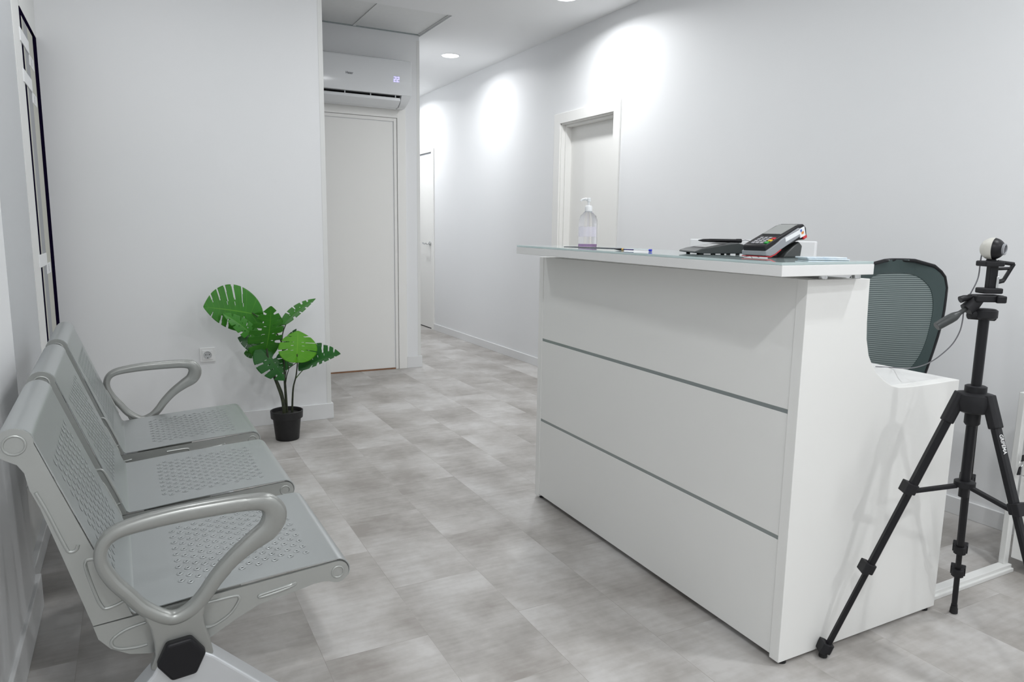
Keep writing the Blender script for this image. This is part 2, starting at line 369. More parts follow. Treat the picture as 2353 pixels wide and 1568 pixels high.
loc_box(d4, 'head', MIRRK, [((XL-.08, 3.82, 2.10), (XL+.003, YB-.001, 2.28))], .001)
loc_box(d4, 'jamb_infill', GREYM, [((XL-.06, 3.90, 0), (XL+.0015, 4.05, 2.07))], 0)
loc_box(d4, 'gap_gasket', VOID, [((XL-.09, 4.25, 0), (XL+.002, YB-.001, 2.10)), ((XL-.07, 3.79, 0), (XL+.002, 3.85, 2.07)), ((XL-.09, 3.82, 2.07), (XL+.002, 4.3, 2.10))], 0)  # flush near-black filler: dark seal plus painted shade of the frame gaps
for z in (1.965, 1.80, 1.02):
    h = loc_box(d4, 'hinge', WHITEP, [((XL-.002, 3.74, z-.02), (XL+.006, 4.03, z+.035)), ((XL-.002, 4.03, z-.065), (XL+.0035, 4.20, z-.015))], .001)
    k = MB()
    for dz in (-.052, -.040, -.028): k.cyl((.003, .81, z+dz), (.0045, .81, z+dz), .006, seg=10)
    k.build('hinge_screws', CHROME, h, smooth=True)

# ================================================================== CEILING LIGHTS
def ceiling_light(x, y, label, watt, spread):
    t = thing('ceiling_light', label, 'ceiling light', (x, y, ZC), group='round recessed ceiling lights')
    MB().lathe([(.072, -.0005), (.075, -.006), (.084, -.005), (.088, 0)], seg=40, cap=False).build('rim', WHITEP, t, smooth=True)
    MB().lathe([(.0, -.0045), (.074, -.0045)], seg=40, cap=False).build('diffuser', GLOW, t)
    l = bpy.data.lights.new('downlight', 'AREA'); l.shape = 'DISK'; l.size = .14; l.energy = watt; l.color = LAMP_COL; l.spread = math.radians(spread)
    lo = bpy.data.objects.new('downlight', l); COL.objects.link(lo); lo.parent = t; lo.location = (0, 0, -.008)
    return t
for x, y, n, wt, sp in ((2.614, 6.239, 'in the corridor, the whole disc seen above the far door', 7.4, 160), (2.645, 4.325, 'cut by the top edge of the picture', 10.5, 160),
        (2.62, 8.12, 'at the corridor end, out of view behind the column', 11.5, 160), (.15, 3.15, 'above the far end of the metal bench', 6.2, 180),
        (.2, -.4, 'overhead just behind the viewer', 20, 180), (.5, -2.3, 'added for fill, unseen by the wall behind the viewer', 17, 180),  # the rear-wall lamp is an unseen extra that brightens faces turned to it
        (2.3, .60, 'above the tripod and drawer cabinet', 12.5, 180), (2.3, -1.28, 'added for fill, unseen to the right behind the viewer', 17, 180),  # the lamp behind the viewer is unseen, added as fill
        (1.8, 3.35, 'added for fill, out of view over the floor between plant and counter', 8.5, 180), (1.6, 2.0, 'added for fill, out of view above the counter', 4.5, 180)):  # both added out of view to lift the walls and ceiling
    ceiling_light(x, y, 'round ceiling light ' + n, wt, sp)

# ================================================================== AIR CONDITIONER
XA0, XA1, YW = 1.165, 2.017, YA
ac = thing('air_conditioner', 'glossy white wall air conditioner with lit digits above the recess door', 'air conditioner', ((XA0+XA1)/2, YA, 2.13))
W = (XA1-XA0)/2
prof = [(0, .02), (0, .355), (-.10, .36), (-.17, .358), (-.195, .35), (-.203, .335), (-.205, .10), (-.20, .085), (-.165, .03), (-.12, .004), (-.06, 0)]
core = [(0, .02), (0, .355), (-.10, .36), (-.17, .358), (-.195, .35), (-.203, .335), (-.205, .092), (-.165, .088), (-.10, .06), (-.09, .012), (-.06, 0)]
m = MB()
up = [(0, .0885), (0, .355), (-.10, .36), (-.17, .358), (-.195, .35), (-.203, .335), (-.205, .100), (-.203, .0885)]
lo_ = [(0, .02), (0, .0885), (-.203, .0885), (-.198, .080), (-.165, .03), (-.12, .004), (-.06, 0)]
mid = [(0, .02), (0, .0885), (-.10, .0885), (-.10, .06), (-.09, .012), (-.06, 0)]
m.prism(up, lambda a, b, t: (t, a, b), -W, W)
tap = lambda a, b, t: (t - math.copysign(.36*max(0, .0885-b), t)*(abs(t) > W-.01), a, b)
m.prism(lo_, tap, W-.085, W)
m.prism(lo_, tap, -W, -W+.085)
m.prism(mid, lambda a, b, t: (t, a, b), -W+.085, W-.085)
m.build('housing', ACW, ac, smooth=True, bevel=.004, angle=50)
MB().box((-W+.087, -.168, .082), (W-.087, -.10, .088)).box((-W+.087, -.105, .02), (W-.087, -.095, .085)).build('outlet_slot', BLACK, ac)
fl = [(-.186, .066), (-.180, .072), (-.12, .040), (-.105, .012), (-.115, .004), (-.15, .022), (-.188, .048)]
MB().prism(fl, lambda a, b, t: (t, a, b), -W+.09, W-.09).build('louver_flap', ACW, ac, smooth=True, bevel=.002)
for x in (-.30, -.10, .10, .30):
    MB().box((x-.003, -.178, .062), (x+.003, -.165, .089)).build('louver_fin', ACG, ac)
Mf = Matrix.Translation((-.07, -.2058, .215)) @ Matrix.Rotation(math.pi/2, 4, 'X')
text_mesh('logo_lettering', 'Haier', .026, INKT, ac, Mf)
SEG = {'2': 'abged'}
def seven(ch, cx, cz, h, parent):
    m = MB(); ww = h*.5; t = h*.12; y = -.2058
    seg = {'a': (-ww/2, h/2-t, ww/2, h/2), 'g': (-ww/2, -t/2, ww/2, t/2), 'd': (-ww/2, -h/2, ww/2, -h/2+t), 'f': (-ww/2, 0, -ww/2+t, h/2), 'b': (ww/2-t, 0, ww/2, h/2), 'e': (-ww/2, -h/2, -ww/2+t, 0), 'c': (ww/2-t, -h/2, ww/2, 0)}
    for s in SEG[ch]:
        a = seg[s]; m.box((cx+a[0], y, cz+a[1]), (cx+a[2], y+.001, cz+a[3]))
    return m.build('display_digit', DIGIT, parent)
seven('2', .288, .205, .038, ac); seven('2', .313, .205, .038, ac)

# ================================================================== SOCKET
so = thing('wall_socket', 'white square power socket on the wall between bench and plant', 'socket', (.342, YB, .455))
MB().box((-.041, -.009, -.041), (.041, 0, .041)).build('cover_frame', SOCK, so, bevel=.002)
m = MB().box((-.0275, -.0125, -.0275), (.0275, -.009, .0275)); m.build('insert', SOCK, so, bevel=.001)
MB().lathe([(.0215, 0), (.0215, .0035), (.0195, .0035), (.0195, .0008), (0, .0008)], (0, -.0125, 0), (0, -1, 0), 32, cap=False).build('round_recess', SOCKR, so, smooth=True)
m = MB()
for x in (-.0095, 0, .0095): m.lathe([(.0028 if x else .0018, 0), (.0028 if x else .0018, .0003)], (x, -.0133, .001), (0, -1, 0), 12)
m.box((-.003, -.0139, -.020), (.003, -.0133, -.015)); m.build('pin_holes', RUBBER, so)

# ================================================================== WAITING BENCH
A = Vector((-.0209, 1, 0)).normalized(); FW = Vector((A.y, -A.x, 0))
BO = Vector((.397, 1.571, 0))
bench = thing('waiting_bench', 'silver three-seat perforated metal waiting bench along the left wall', 'bench', tuple(BO + FW*(-.36) + A*.83), math.atan2(-A.x, A.y))
def bp(u, v, z): return Vector((u+.36, v-.83, z))      # bench coordinates: u forward, v along, z up
UVZ = lambda v0: (lambda a, b, t: bp(a, t, b))
def arc(cx, cz, r, a0, a1, n=8): return [(cx+r*math.cos(math.radians(a0+(a1-a0)*i/n)), cz+r*math.sin(math.radians(a0+(a1-a0)*i/n))) for i in range(n+1)]
def shell_profile():
    p = arc(-.020, .406, .030, -35, 92, 9)
    p += [(-.16, .4295), (-.30, .421), (-.41, .4115), (-.438, .410), (-.4445, .4155)]
    p += [(-.47, .484), (-.50, .566), (-.54, .676), (-.583, .795)]
    p += arc(-.6135, .790, .032, 18, 168, 9)
    return p
PR = shell_profile()
def offset_poly(p, d):
    out = []
    for i in range(len(p)):
        a = Vector(p[max(i-1, 0)]); b = Vector(p[min(i+1, len(p)-1)]); t = (b-a).normalized(); out.append((p[i][0]-t.y*d, p[i][1]+t.x*d))
    return out
def dimples(m, sheet_z, along, cols, rows, w0, pitch_u, pitch_v):
    # small raised rims with a dark hole, on the sheet
    seg = 10
    for c in range(cols):
        for r in range(rows - (c % 2)):
            s = along(c*pitch_u); v = w0 + r*pitch_v + (pitch_v/2 if c % 2 else 0)
            (u, z), (nu, nz), (tu, tz) = s
            vs = []
            for rad, h in ((.0078, .00005), (.0052, .0008), (.0034, .0006), (.0026, .0001)):
                for k in range(seg):
                    a = 2*math.pi*k/seg; du = rad*math.cos(a); dv = rad*math.sin(a)
                    vs.append(bp(u+tu*du+nu*h, v+dv, z+tz*du+nz*h))
            fs = [(i*seg+k, i*seg+(k+1) % seg, (i+1)*seg+(k+1) % seg, (i+1)*seg+k) for i in range(3) for k in range(seg)]
            o = len(m.v); m.add(vs, fs, 0); m.add(vs[3*seg:], [tuple(range(seg))], 1)
SW, SPITCH = .480, .589
def emboss(m, pts, v, r=.0034, closed=False):
    q = spline([(a, b, 0) for a, b in pts], 5, closed)
    m.tube([bp(p.x, v, p.y) for p in q], r, 8, 0, closed)
def seat_plate(v, sgn):
    m = MB()
    pl = [(-.513, .400), (-.443, .4035), (-.30, .413), (-.15, .4225), (-.025, .4305)] + arc(-.020, .405, .0255, 80, -110, 12) + [(-.040, .386), (-.052, .3885), (-.075, .388), (-.113, .381), (-.165, .374), (-.198, .368), (-.245, .347), (-.30, .318), (-.36, .312), (-.417, .315), (-.453, .324), (-.486, .345), (-.506, .371)]
    m.prism(pl, lambda a, b, t: bp(a, t, b), v, v+.009*sgn)
    e = v
    emboss(m, [(-.128, .3985), (-.185, .3915), (-.196, .3885), (-.190, .3845), (-.14, .391), (-.118, .398), (-.120, .4015)], e, closed=True)
    emboss(m, [(-.31, .399), (-.25, .4015), (-.238, .397), (-.240, .385), (-.258, .362), (-.29, .345), (-.31, .344)], e)
    emboss(m, [(-.42, .386), (-.455, .380), (-.480, .366), (-.483, .352), (-.470, .341), (-.44, .336), (-.42, .337)], e)
    m.tube([bp(-.020+.0135*math.cos(2*math.pi*k/20), e, .405+.0135*math.sin(2*math.pi*k/20)) for k in range(20)], .0022, 8, 0, True)
    return m
def back_plate(v, sgn):
    m = MB()
    pl = [(-.513, .402), (-.443, .407), (-.506, .571), (-.549, .690), (-.584, .789)] + arc(-.6145, .790, .0315, 15, 235, 14) + [(-.613, .752), (-.603, .735), (-.597, .700), (-.583, .662), (-.552, .548)]
    m.prism(pl, lambda a, b, t: bp(a, t, b), v, v+.009*sgn)
    e = v
    emboss(m, [(-.588, .695), (-.573, .655), (-.548, .578), (-.541, .566), (-.531, .568), (-.527, .578)], e)
    emboss(m, [(-.518, .535), (-.505, .470), (-.495, .440), (-.486, .434), (-.462, .440), (-.458, .450), (-.478, .505), (-.492, .538), (-.505, .543)], e, closed=True)
    m.tube([bp(-.6145+.018*math.cos(2*math.pi*k/20), e, .790+.018*math.sin(2*math.pi*k/20)) for k in range(20)], .0024, 8, 0, True)
    return m
for i in range(3):
    v0 = i*SPITCH; v1 = v0+SW
    m = MB(); n = len(PR); off = offset_poly(PR, .0022)
    loop = PR + off[::-1]
    m.prism(loop, lambda a, b, t: bp(a, t, b), v0+.004, v1-.004)
    # seat and back perforations
    def along(u0, d):
        i0 = next(i for i in range(8, len(PR)-1) if (PR[i+1][0] < u0 and PR[i][0] >= u0))
        p = Vector(PR[i0]); q = Vector(PR[i0+1]); p = p+(q-p)*((p.x-u0)/(p.x-q.x)); i1 = i0
        while True:
            L = (q-p).length
            if d <= L: break
            d -= L; i1 += 1; p = Vector(PR[i1]); q = Vector(PR[i1+1])
        t = (q-p).normalized(); p = p+t*d; nrm = Vector((t.y, -t.x))
        return (p.x+nrm.x*.0005, p.y+nrm.y*.0005), tuple(nrm), tuple(t)
    dimples(m, 0, lambda d: along(-.075, d), 16, 10, v0+.075, .018, .0365)
    dimples(m, 0, lambda d: along(-.472, d), 15, 10, v0+.075, .018, .0365)
    sh = m.build('seat_shell', [SHEET, HOLE], bench, smooth=True, angle=35)
    for v, sg in ((v0, 1), (v1, -1)):
        seat_plate(v, sg).build('seat_side_plate', PLATE, sh, smooth=True, bevel=.0015, angle=35)
        back_plate(v, sg).build('back_side_plate', PLATE, sh, smooth=True, bevel=.0015, angle=35)
    for q in (v0+.10, v1-.14): MB().box(bp(-.40, q, .335), bp(-.22, q+.04, .406)).build('seat_bracket', PLATE, sh)
ARM = [(-.375, .400, .028), (-.418, .430, .027), (-.448, .470, .026), (-.474, .508, .026), (-.489, .546, .025), (-.486, .578, .025), (-.467, .600, .027), (-.430, .611, .030), (-.36, .6185, .034), (-.28, .621, .035), (-.21, .620, .036), (-.176, .612, .042), (-.162, .585, .052), (-.175, .555, .050), (-.21, .532, .041), (-.25, .503, .034), (-.285, .467, .031), (-.310, .434, .030), (-.338, .408, .030)]
def armrest(v):
    m = MB(); P = spline([(a, b, c) for a, b, c in ARM], 5, True); N = len(P); S = 12; vs = []
    for i, p in enumerate(P):
        t = (P[(i+1) % N]-P[i-1]); t.z = 0; t.normalize(); nx, nz = -t.y, t.x
        for k in range(S):
            a = 2*math.pi*k/S; ca, sa = math.cos(a), math.sin(a)
            q = lambda x: math.copysign(abs(x)**.72, x)
            r = p.z/2*q(ca); vs.append(bp(p.x+nx*r, v+.017*q(sa), p.y+nz*r))
    m.add(vs, [(i*S+k, i*S+(k+1) % S, ((i+1) % N)*S+(k+1) % S, ((i+1) % N)*S+k) for i in range(N) for k in range(S)])
    body = [(-.436, .438), (-.424, .420), (-.413, .392), (-.408, .36), (-.407, .33), (-.418, .302), (-.404, .298), (-.385, .330), (-.335, .330), (-.316, .300), (-.298, .306), (-.303, .335), (-.312, .37), (-.314, .395), (-.308, .420), (-.300, .440), (-.325, .436), (-.345, .412), (-.376, .402), (-.402, .412)]
    b2 = MB(); b2.prism(body, lambda a, b, t: bp(a, t, b), v-.014, v+.014)
    m.add(b2.v, b2.f)
    return m.build('armrest', CAST, bench, smooth=True, bevel=.004, angle=40)
VN, VF = -.032, 2*SPITCH+SW+.032
armrest(VN); armrest(VF)
def hexa_pts(r, rot=0): return [(-.36+r*math.cos(math.radians(60*k+rot)), .319+r*math.sin(math.radians(60*k+rot))) for k in range(6)]
MB().prism(hexa_pts(.040), lambda a, b, t: bp(a, t, b), VN-.012, VF+.012).build('beam', PLATE, bench, bevel=.003)
for v, s in ((VN-.012, -1), (VF+.012, 1)):
    MB().prism(hexa_pts(.047, 4), lambda a, b, t: bp(a, t, b), v-.004*s, v+.020*s).build('end_cap', BLACK, bench, bevel=.006, bseg=3)
for v in (VN+.012, VF-.012):
    leg = [(-.415, .292), (-.40, .318), (-.318, .318), (-.298, .304), (-.13, .135), (-.055, .05), (-.03, .028), (-.03, .012), (-.095, .012), (-.15, .055), (-.24, .125), (-.33, .165), (-.39, .165), (-.47, .12), (-.55, .05), (-.59, .012), (-.655, .012), (-.655, .028), (-.62, .06), (-.53, .175)]
    lg = MB().prism(leg, lambda a, b, t: bp(a, t, b), v-.030, v+.030).build('leg', LEGM, bench, bevel=.006, bseg=3)
    for u in (-.06, -.625):
        MB().lathe([(.020, 0), (.020, .010), (.012, .014)], bp(u, v, 0), seg=16).build('foot_glide', RUBBER, lg)

# ================================================================== POTTED PLANT
PY = 4.085
plant = thing('potted_plant', 'green artificial monstera with split leaves in a small black pot', 'plant', (.714, PY, 0))
PO = Vector((.714, PY, 0))
MB().lathe([(.062, 0), (.064, .002), (.076, .118), (.079, .124), (.087, .126), (.0895, .166), (.086, .168), (.082, .165), (.078, .145)], seg=40, cap=False).lathe([(.063, .001), (0, .001)], seg=40, cap=False).build('pot', POT, plant, smooth=True)
MB().lathe([(.0795, .146), (.04, .150), (0, .151)], seg=32, cap=False).build('soil', SOIL, plant, smooth=True)
def pp(cx, cy, dy=0): return at_y(440+cx/4.02, 640+cy/4.02, PY+dy) - PO
def leaf(B, T, L, R, m, slits=5, fold=.15, droop=.03, heart=.22, holes=True, seed=0, wide=1.0):
    """B,T midrib base / tip, L,R points on the two edges at mid length."""
    rnd = random.Random(seed); mid = (B+T)/2; ax = T-B; ln = ax.length; axn = ax.normalized()
    WL = L-mid; WR = R-mid; WL -= axn*WL.dot(axn)*.5; WR -= axn*WR.dot(axn)*.5
    nrm = axn.cross(WR-WL).normalized()
    if nrm.dot(Vector((-.15, -.9, .4))) < 0: nrm = -nrm
    NS, NT = 150, 14; me = bpy.data.meshes.new('leaf'); bm = bmesh.new(); uvl = bm.loops.layers.uv.new('UVMap')
    def hw(s): # half width profile
        return max(0, math.sin(math.pi*min(1, s)**.62))**.70*(1.0 if s < .75 else 1-((s-.75)/.25)**2*.25)
    cache = {}
    def vert(side, i, j):
        key = (side if j else 0, i, j)
        if key in cache: return cache[key]
        s = i/NS; t = j/NT; Wv = WL if side == 0 else WR
        h = hw(s)*1.08
        sk = -heart*(1-s)**3*t*1.0 + .20*t*(1-(1-s)**2)*(1-s*.75)
        p = B + ax*(s+sk) + Wv*(h*t) + nrm*(-droop*ln*4*(s-.45)**2 + fold*abs(h*t)*Wv.length*.5*(1-t*.9))
        cache[key] = bm.verts.new(p); return cache[key]
    for side in (0, 1):
        cuts = [(.14+.76*(k+.5)/slits+rnd.uniform(-.02, .02), rnd.uniform(.007, .014)*wide, rnd.uniform(.36, .55)) for k in range(slits)]
        hls = [(.22+.5*k/3+rnd.uniform(-.02, .02), .011, .22, .36) for k in range(3)] if holes else []
        for i in range(NS):
            for j in range(NT):
                s = (i+.5)/NS; t = (j+.5)/NT
                if any(abs(s-c) < wd*(.35+.9*t) and t > t0 for c, wd, t0 in cuts): continue
                if any(abs(s-c) < wd*.7 and a < t < b for c, wd, a, b in hls): continue
                q = [(i, j), (i+1, j), (i+1, j+1), (i, j+1)]
                vs = [vert(side, a, b) for a, b in q]
                if len(set(vs)) < 4: continue
                if side: vs = vs[::-1]; q = q[::-1]
                try: f = bm.faces.new(vs)
                except ValueError: continue
                f.smooth = True
                for lp, (a, b) in zip(f.loops, q): lp[uvl].uv = (a/NS, b/NT)
    bmesh.ops.recalc_face_normals(bm, faces=bm.faces)
    bm.to_mesh(me); bm.free(); me.materials.append(m)
    o = bpy.data.objects.new('leaf', me); COL.objects.link(o); o.parent = plant
    so_ = o.modifiers.new('thickness', 'SOLIDIFY'); so_.thickness = .0012; so_.offset = 0
    return o
leaf(pp(575, 325, .08), pp(140, 262, .02), pp(390, 470, .03), pp(300, 60, .10), LEAF, 5, .1, .04, .24, seed=1, wide=1.25)
leaf(pp(625, 565, .00), pp(318, 322, -.03), pp(430, 500, -.05), pp(530, 400, .02), LEAF, 4, .2, .05, .1, seed=2, wide=1.5)
leaf(pp(697, 660, -.02), pp(745, 285, -.10), pp(540, 500, -.06), pp(840, 470, .0), LEAF, 5, .25, .05, .28, seed=3, wide=1.9)
leaf(pp(870, 395, .05), pp(1128, 188, .08), pp(950, 255, .14), pp(985, 345, -.02), LEAF, 4, .2, .03, .12, seed=4, wide=2.0)
leaf(pp(975, 705, -.09), pp(985, 492, -.05), pp(815, 625, -.07), pp(1150, 620, -.06), LEAFL, 3, .1, .04, .34, seed=5, wide=1.3)
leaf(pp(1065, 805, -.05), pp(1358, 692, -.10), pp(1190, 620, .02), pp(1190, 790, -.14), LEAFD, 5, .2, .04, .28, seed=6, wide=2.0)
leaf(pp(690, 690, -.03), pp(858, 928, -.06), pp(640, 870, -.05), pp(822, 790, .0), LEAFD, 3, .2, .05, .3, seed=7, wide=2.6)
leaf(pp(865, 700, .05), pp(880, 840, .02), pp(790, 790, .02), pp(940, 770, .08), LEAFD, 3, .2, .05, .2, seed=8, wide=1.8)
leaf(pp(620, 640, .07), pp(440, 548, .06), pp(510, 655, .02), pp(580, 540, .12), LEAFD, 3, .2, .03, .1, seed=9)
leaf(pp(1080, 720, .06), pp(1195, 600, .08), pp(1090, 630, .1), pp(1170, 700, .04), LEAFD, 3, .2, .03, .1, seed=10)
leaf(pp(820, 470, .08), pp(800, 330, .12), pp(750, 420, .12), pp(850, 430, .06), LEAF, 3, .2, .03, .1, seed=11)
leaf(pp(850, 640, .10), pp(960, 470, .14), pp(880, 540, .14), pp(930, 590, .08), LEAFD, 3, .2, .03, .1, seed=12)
leaf(pp(600, 700, .10), pp(490, 690, .12), pp(540, 735, .08), pp(545, 640, .14), LEAF, 3, .2, .03, .1, seed=13)
def stem(pts, r0, r1, m=STEM, dys=None):
    dys = dys or [0]*len(pts); P = spline([pp(a, b, d) for (a, b), d in zip(pts, dys)], 6); n = len(P)
    return MB().tube(P, [r0+(r1-r0)*i/(n-1) for i in range(n)], 8).build('stem', m, plant, smooth=True)
stem([(855, 1252), (838, 1120), (790, 980), (735, 840), (705, 720), (697, 650)], .0085, .004, dys=[-.02, -.02, -.02, -.02, -.03, -.02])
stem([(868, 1252), (845, 1090), (815, 1000), (770, 900), (720, 760), (655, 600)], .006, .003, dys=[-.01, 0, .01, .02, .03, .05])
stem([(880, 1252), (872, 1100), (862, 950), (852, 760), (834, 600), (790, 515), (700, 420), (560, 318)], .0085, .0025, dys=[.01, .01, .02, .03, .04, .05, .07, .08])
stem([(834, 600), (845, 500), (885, 395)], .0035, .0025, dys=[.04, .045, .05])
stem([(930, 1245), (934, 1100), (942, 1000), (966, 900), (978, 780), (976, 700)], .006, .0025, dys=[0, 0, -.02, -.05, -.08, -.09])
stem([(960, 930), (1000, 880), (1068, 805)], .003, .002, STEMG, [-.04, -.04, -.05])
stem([(868, 980), (880, 900), (898, 820), (868, 700)], .003, .002, dys=[.01, .02, .02, .05])
stem([(862, 960), (880, 760), (850, 640)], .0025, .002, dys=[.03, .07, .10])
stem([(760, 900), (735, 780), (690, 700)], .003, .002, dys=[-.01, -.03, -.03])
stem([(900, 830), (1000, 760), (1080, 720)], .0025, .002, dys=[.03, .05, .06])

# ================================================================== RECEPTION DESK
X0, Y0, Y1 = 1.526, 1.278, 2.701
desk = thing('reception_desk', 'white reception desk with raised glass-topped counter and two metal strips', 'reception desk', (1.88, 1.99, 0))
DO = Vector((1.88, 1.99, 0))
def dk(t, y, z): return Vector((X0 + t + .016*(y-Y0), y, z)) - DO         # t: depth from the front
SIDE = [(0, .012), (0, 1.082), (.242, 1.080), (.243, 1.034), (.246, .96), (.251, .913), (.266, .866), (.285, .838), (.304, .815), (.342, .789), (.382, .769), (.412, .762), (.482, .759), (.706, .760), (.706, .012)]
for y0, y1 in ((Y0, Y0+.034), (Y1-.034, Y1)):
    MB().prism(SIDE, lambda a, b, t: dk(a, t, b), y0, y1).build('side_panel', LAM, desk, bevel=.0015)
def dbox(m, t0, t1, y0, y1, z0, z1):
    return m.hexa([dk(t0,y0,z0), dk(t1,y0,z0), dk(t1,y1,z0), dk(t0,y1,z0), dk(t0,y0,z1), dk(t1,y0,z1), dk(t1,y1,z1), dk(t0,y1,z1)])
ya, yb = Y0+.034, Y1-.034
for z0, z1 in ((.022, .361), (.373, .719), (.731, 1.082)):
    dbox(MB(), .003, .022, ya, yb, z0, z1).build('front_panel', LAM, desk, bevel=.001)
for z0, z1 in ((.361, .373), (.719, .731)):
    dbox(MB(), .004, .018, ya, yb, z0, z1).build('metal_strip', ALU, desk)
dbox(MB(), .045, .06, ya, yb, .0, .05).build('plinth', DARK, desk)
for y in (Y0+.017, Y1-.017):
    for t in (.03, .675): MB().lathe([(.014, 0), (.014, .012)], dk(t, y, 0), seg=16).build('levelling_foot', RUBBER, desk)
dbox(MB(), .022, .706, ya, yb, .735, .760).build('worktop', LAMS, desk, bevel=.0015)
dbox(MB(), .022, .04, ya, yb, .40, .735).build('inner_panel', LAM, desk)
# counter top on short metal spacers
ct = [(1.370, 1.225, 1.095), (1.716, 1.232, 1.095), (1.752, 2.665, 1.098), (1.410, 2.655, 1.098)]
def slab(m, z0, z1, ins=0):
    p = [Vector((x, y, z)) for x, y, z in ct]; c = sum(p, Vector())/4
    q = [a + (c-a).normalized()*ins for a in p]
    return m.hexa([a+Vector((0,0,z0))-DO for a in q] + [a+Vector((0,0,z1))-DO for a in q])
slab(MB(), 0, .0275).build('counter_top', LAMS, desk, bevel=.0015)
slab(MB(), .0278, .0345, .002).build('glass_sheet', GLASST, desk, bevel=.0008)
for y in (Y0+.017, 1.99, Y1-.06):
    for t in (.075, .205):
        MB().lathe([(.012, 1.081), (.012, 1.0965)], dk(t, y, 0), seg=16).build('spacer', CHROME, desk, smooth=True)
dbox(MB(), .06, .19, ya, yb, 1.060, 1.082).build('counter_support', LAM, desk)
ZG = 1.1305
def gz(y): return 1.1296 + .003*(y-1.225)/1.43

# ---- things on the counter
bx, by = 1.556, 2.345
bo = thing('pump_bottle', 'clear pump bottle with a little violet gel on the glass counter', 'bottle', (bx, by, gz(by)+.0018))
R = .036
MB().lathe([(R*.96, 0), (R, .004), (R, .09), (R*.97, .105), (R*.82, .120), (R*.52, .131), (.0135, .134), (.0135, .142)], seg=40).build('bottle_body', CLEAR, bo, smooth=True)
MB().lathe([(R*.93, .0015), (R*.955, .004), (R*.955, .0125), (0, .0125)], seg=40, cap=True).build('gel', LIQ, bo, smooth=True)
m = MB(); seg = 24; vs = []
for k in range(seg+1):
    a = math.radians(150+150*k/seg)
    vs += [(R*1.012*math.cos(a), R*1.012*math.sin(a), .040), (R*1.012*math.cos(a), R*1.012*math.sin(a), .078)]
m.add(vs, [(2*k, 2*k+2, 2*k+3, 2*k+1) for k in range(seg)]); m.build('label_film', FILM, bo, smooth=True)
cp = MB().lathe([(.0125, .134), (.0145, .136), (.0145, .153), (.011, .158), (.0045, .160), (.0045, .172), (.008, .173), (.0085, .184), (.006, .187)], seg=24).build('pump_cap', WHITEP, bo, smooth=True)
MB().tube(spline([(0, 0, .181), (-.012, .006, .182), (-.022, .011, .180), (-.027, .0135, .174)], 5), [.0055]*6+[.004]*10, 10).build('nozzle', WHITEP, bo, smooth=True)
MB().cyl((0, 0, .012), (0, 0, .134), .003).build('dip_tube', CLEAR, bo, smooth=True)
# dark mat under the bottle
c = Vector((1.575, 2.325, gz(2.3)))
tag(MB().box((-.034, -.125, .0), (.034, .125, .0018)).build('counter_card', INKT, None, loc=c), 'thin dark card lying under the pump bottle', 'card').rotation_euler = (0, 0, .32)
# pen
pa, pb = at_z(1397, 573.5, 1.134), at_z(1513, 577.5, 1.134)
pa.z = pb.z = 1.1365
pv = (pb-pa); pl_ = .142; pv.normalize(); pc = (pa+pb)/2; pc.z = gz(pc.y)+.0002
pen = thing('ballpoint_pen', 'clear ballpoint pen with a blue end lying beside the pump bottle', 'pen', pc, math.atan2(pv.y, pv.x))
MB().lathe([(.0008, 0), (.002, .008), (.0038, .02), (.0043, .030)], (-pl_/2, 0, .0043), (1, 0, 0), 14).build('grip_cone', BLACK, pen, smooth=True)
MB().cyl((-pl_/2+.030, 0, .0043), (-pl_/2+.037, 0, .0043), .0043).build('brass_ring', GOLD, pen, smooth=True)
MB().cyl((-pl_/2+.037, 0, .0043), (pl_/2-.008, 0, .0043), .0042).build('barrel', CLEAR, pen, smooth=True)
MB().cyl((-pl_/2+.037, 0, .0043), (-pl_/2+.075, 0, .0043), .0016).build('ink_refill', PURP, pen, smooth=True)
MB().cyl((pl_/2-.009, 0, .0043), (pl_/2, 0, .0043), .0043).build('end_plug', BLUE, pen, smooth=True)

# signature pad (low wedge with a stylus) : axis e runs from its thin edge to its thick edge
def frame_thing(name, label, cat, x, y, ang): return thing(name, label, cat, (x, y, gz(y)), ang)
sp = frame_thing('signature_pad', 'dark grey signature pad with grey screen on the glass counter', 'signature pad', 1.600, 1.712, math.radians(-20))
wd = [(-.082, .006), (-.080, .011), (-.06, .018), (.03, .034), (.055, .037), (.078, .030), (.082, .018), (.074, .004), (-.06, .003)]
MB().prism(wd, lambda a, b, t: (a, t, b), -.068, .068).build('pad_body', GREYD, sp, smooth=True, bevel=.005, bseg=3)
sl = math.atan2(.016, .09)
def on_slope(m, a0, a1, y0, y1, h0, h1):
    f = lambda a: .018+(a+.06)*(.016/.09)
    return m.hexa([(a0,y0,f(a0)+h0),(a1,y0,f(a1)+h0),(a1,y1,f(a1)+h0),(a0,y1,f(a0)+h0),(a0,y0,f(a0)+h1),(a1,y0,f(a1)+h1),(a1,y1,f(a1)+h1),(a0,y1,f(a0)+h1)])
on_slope(MB(), -.048, .022, -.054, .054, -.001, .0006).build('screen_bezel', BLACK, sp)
on_slope(MB(), -.040, .010, -.046, .046, 0, .0012).build('screen', SCREEN, sp)
for a in (-.055, -.02, .03, .06):
    for q in (-.055, .055): MB().lathe([(.006, 0), (.006, .0045)], (a, q, 0), seg=12).build('pad_foot', RUBBER, sp)
sy = thing('stylus', 'black stylus resting across the top of the signature pad', 'stylus', (1.600+.028*math.cos(math.radians(20)), 1.712-.028*math.sin(math.radians(20)), gz(1.7)+.0385), math.radians(-33))
MB().lathe([(.001, -.070), (.0045, -.055), (.0055, -.03), (.0055, .045), (.0065, .047), (.0065, .062), (.004, .064)], (0, 0, .0035), (1, 0, 0), 14).build('stylus_body', BLACK, sy, smooth=True)
